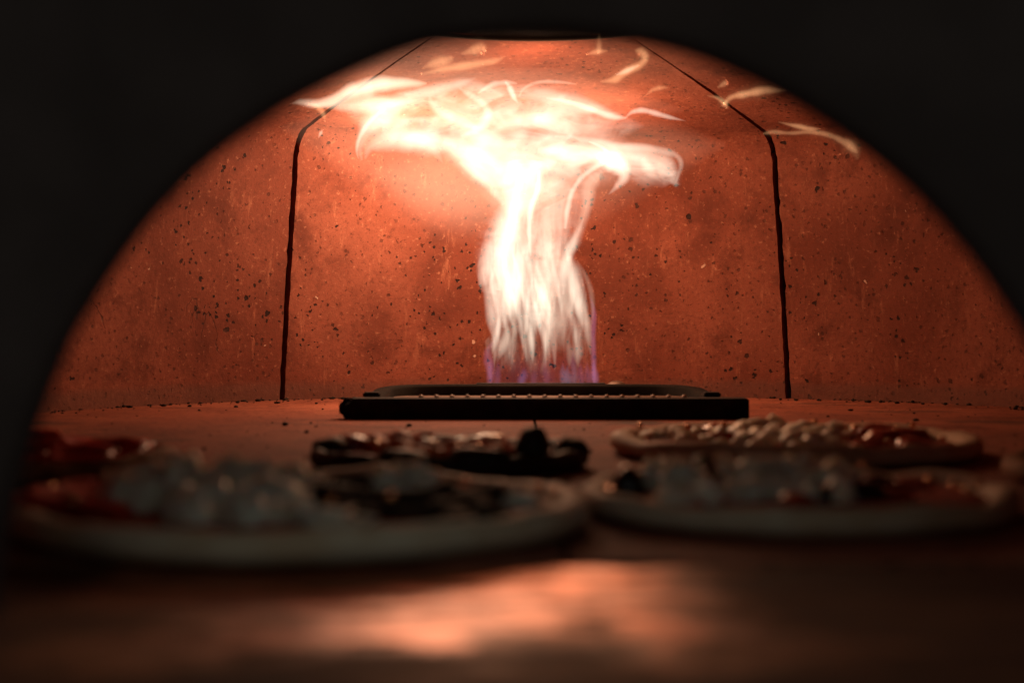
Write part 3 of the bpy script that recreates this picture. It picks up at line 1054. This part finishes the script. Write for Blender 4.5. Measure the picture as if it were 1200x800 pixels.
# 2. near right: cheese, olives, bare crust on the right
p = pizza('pizza right of the largest one, with pale cheese, black olives and a bare rim', 932, .864, .122, .0155, .008, 'dough', 4.2)
for px, bk, r_, h in ((770, .02, .015, .018), (800, .0, .017, .02), (790, .045, .014, .018), (860, .02, .016, .016), (890, .01, .02, .02), (925, .025, .02, .022),
                      (955, .0, .018, .018), (915, -.03, .017, .012), (870, -.03, .014, .01), (980, .04, .016, .016), (1005, .02, .014, .012), (840, .05, .014, .016)):
    put(p, 'cheese_mound', lump(r_, r_ * .85, h * .8, px * .3, 4, .42, 2.4, .42), 'cheese', at_px(p, px, bk), bk, rz=rnd() * 6)
for px, bk, r_, h in ((738, .0, .011, .014), (832, -.012, .013, .013), (826, .03, .010, .018), (1000, -.03, .021, .011), (965, -.045, .014, .008), (1030, .0, .014, .010)):
    put(p, 'black_olive', lump(r_, r_ * .85, h, px * .3, 3, .15, 1.2, .05), 'olive', at_px(p, px, bk), bk, rz=rnd() * 6)
for px, bk in ((900, .06), (875, .07), (1045, -.03), (935, -.06), (1070, .02)):
    put(p, 'tomato_piece', lump(.013, .010, .006, px, 3, .3, 1.6, .15), 'tomato', at_px(p, px, bk), bk, rz=rnd() * 6)
for px, bk in ((714, .0), (718, -.012), (782, -.04), (1120, .02), (1090, .05), (1135, -.01)):
    put(p, 'oil_drop', lump(.0034, .0034, .0026, px, 2, .2), 'oil', at_px(p, px, bk), bk, z=.0125)

for q_, k0 in (((180, 360), 1), ((770, 1000), 2)):
    root = [o for o in C.objects if o.get('category') == 'pizza'][k0 - 1]
    for i in range(34):
        px, bk = q_[0] + (q_[1] - q_[0]) * rnd(), (rnd() - .55) * (.15 if k0 == 1 else .11)
        s_ = .0055 + .005 * rnd()
        put(root, 'cheese_crumble', lump(s_, s_ * .8, s_ * .8, i * 1.9, 2, .36, 2.0, .25), 'cheese', at_px(root, px, bk), bk, z=root['bed'] + .006 * rnd(), rz=rnd() * 6)

# 3. far right: many small crumbles and red pieces
p = pizza('pizza behind the bare-rimmed one, strewn with small cheese crumbles and red tomato', 930, 1.25, .150, .0165, .008, 'dough', 9.4)
for i in range(64):
    a, q = rnd() * 6.283, .78 * math.sqrt(rnd())
    x, y = math.cos(a) * q * .150, math.sin(a) * q * .150
    pxx = 600 + FPX * (x + p.location.x) / (y + 1.25)
    s = .0065 + .006 * rnd()
    big = 1.5 if 870 < pxx < 990 else (.75 if pxx > 1010 else 1.0)
    if pxx > 1010 and rnd() < .55:
        continue
    put(p, 'cheese_crumble', lump(s * big, s * .85 * big, s * .72 * big, i * 1.7, 2, .36, 2.0, .2), 'cheese', x, y, rz=rnd() * 6)
for i in range(22):
    a, q = rnd() * 6.283, .8 * math.sqrt(rnd())
    put(p, 'tomato_piece', lump(.012 + .006 * rnd(), .010, .007, i * 2.3, 2, .3, 1.6, .15), 'tomato', math.cos(a) * q * .150, math.sin(a) * q * .150, rz=rnd() * 6)
for px, bk in ((1040, -.02), (1062, .0), (1030, .04)):
    put(p, 'tomato_piece', lump(.020, .016, .011, px, 3, .3, 1.6, .15), 'tomato', at_px(p, px, bk), bk)
for px, bk in ((750, .04), (805, .03), (848, .06), (868, .05), (955, .09), (1003, .02), (1070, .05), (760, -.10), (1052, -.02)):
    put(p, 'oil_drop', lump(.0030, .0030, .0026, px, 2, .2), 'oil', at_px(p, px, bk), bk, z=.020)

# 4. centre: small, charred and bubbling
p = pizza('small bubbling pizza with charred black rim, directly in front of the burner', 526, 1.13, .102, .0150, .009, 'charred', 13.3)
rb = random.Random(3)
for i in range(46):
    a, q = rnd() * 6.283, .80 * math.sqrt(rnd())
    s = .0055 + .006 * rnd()
    put(p, 'cheese_bubble', lump(s, s * .9, s * .75, i * 1.3, 2, .3, 1.8, .15), 'melt', math.cos(a) * q * .102, math.sin(a) * q * .102, z=p['bed'] + .002, rz=rnd() * 6)
for px, bk, s in ((412, .01, .015), (570, .02, .019), (540, -.02, .012), (470, .04, .012), (500, -.03, .011)):
    put(p, 'tomato_piece', lump(s, s * .8, .008, px, 3, .25, 1.6, .1), 'tomato', at_px(p, px, bk), bk, z=p['bed'] + .003)
put(p, 'burnt_bubble', lump(.012, .012, .014, 5, 3, .2, 1.4, .1), 'charred', at_px(p, 625, -.055), -.055, z=.020)
put(p, 'burnt_bubble', lump(.013, .014, .009, 8, 3, .25, 1.4, .1), 'charred', at_px(p, 668, -.012), -.012, z=.014)
put(p, 'burnt_bubble', lump(.016, .014, .008, 3, 3, .25, 1.4, .1), 'charred', at_px(p, 388, .0), .0, z=.014)
put(p, 'burnt_bubble', lump(.020, .014, .009, 2, 3, .25, 1.4, .1), 'charred', at_px(p, 470, -.085), -.085, z=.012)
put(p, 'burnt_bubble', lump(.024, .014, .009, 9, 3, .25, 1.4, .1), 'charred', at_px(p, 560, -.085), -.085, z=.013)

# 5. far left: red slices
p = pizza('pizza with red salami slices, farthest left beside the dark edge of the mouth', 6, 1.10, .122, .016, .009, 'baked', 17.7)
for px, bk, r_ in ((60, -.01, .026), (105, .03, .022), (135, -.02, .02), (150, .03, .018), (95, -.06, .022), (40, .05, .022), (20, -.04, .024), (-30, .0, .026), (-60, .05, .024)):
    put(p, 'salami_slice', slice_mesh(r_, .008, px, .6), 'salami', at_px(p, px, bk), bk, rz=rnd() * 3, tilt=(.35 * rnd(), .35 * (rnd() - .5)))
for px, bk in ((115, .0), (122, -.03), (155, .02), (80, .06)):
    put(p, 'tomato_piece', lump(.012, .008, .009, px, 3, .3, 1.6, .15), 'tomato', at_px(p, px, bk), bk)

# 6. right edge: only its rim shows
p = pizza('pizza at the far right of which only a bit of browned rim shows', 1432, 1.0, .137, .0165, .009, 'baked', 21.0)
for i in range(16):
    a, q = rnd() * 6.283, .75 * math.sqrt(rnd())
    put(p, 'cheese_crumble', lump(.012, .010, .009, i * 1.9, 2, .3, 1.8, .2), 'cheese', math.cos(a) * q * .137, math.sin(a) * q * .137, rz=rnd() * 6)

# small drops added as glints of the fire, orange in their own colour
for root in [o for o in C.objects if o.get('category') == 'pizza']:
    rr = random.Random(root.name)
    rad = max(v.co.x for v in [c for c in root.children if c.name.startswith('crust')][0].data.vertices)
    for k in range(5 if 'farthest left' not in root['label'] else 0):
        a, q = rr.random() * 6.283, (.35 + .5 * rr.random()) * rad
        s_ = .0018 + .0014 * rr.random()
        put(root, 'oil_drop', lump(s_, s_, s_ * .8, k * 1.1, 2, .2), 'oil', math.cos(a) * q, math.sin(a) * q, z=root['bed'] + .004 + .006 * rr.random())

# crumbs and grit along the foot of the wall and over the floor
bm = bmesh.new()
rr = random.Random(11)
for k in range(520):
    if k < 330:
        a = math.radians(20 + 140 * rr.random())
        q = R - .004 - .05 * rr.random() ** 3
        x, y = CX + q * math.cos(a), CY + q * math.sin(a)
    else:
        x, y = -.55 + 1.25 * rr.random(), 1.0 + 1.1 * rr.random()
    if -.22 < x < .29 and 1.67 < y < 2.05:
        continue
    b2 = lump(1, 1, .7, k * .7, 1, .4, 1.5, .3)
    sc = (.0008 + .0022 * rr.random() ** 3)
    me_ = bpy.data.meshes.new('tmp')
    b2.transform(Matrix.Translation((x, y, sc * .5)) @ Matrix.Rotation(rr.random() * 6, 4, 'Z') @ Matrix.Diagonal((sc * (1 + rr.random()), sc, sc, 1)))
    b2.to_mesh(me_)
    b2.free()
    bm.from_mesh(me_)
    bpy.data.meshes.remove(me_)
o = obj('crumbs', bm, M['mushroom'])
o['kind'] = 'stuff'
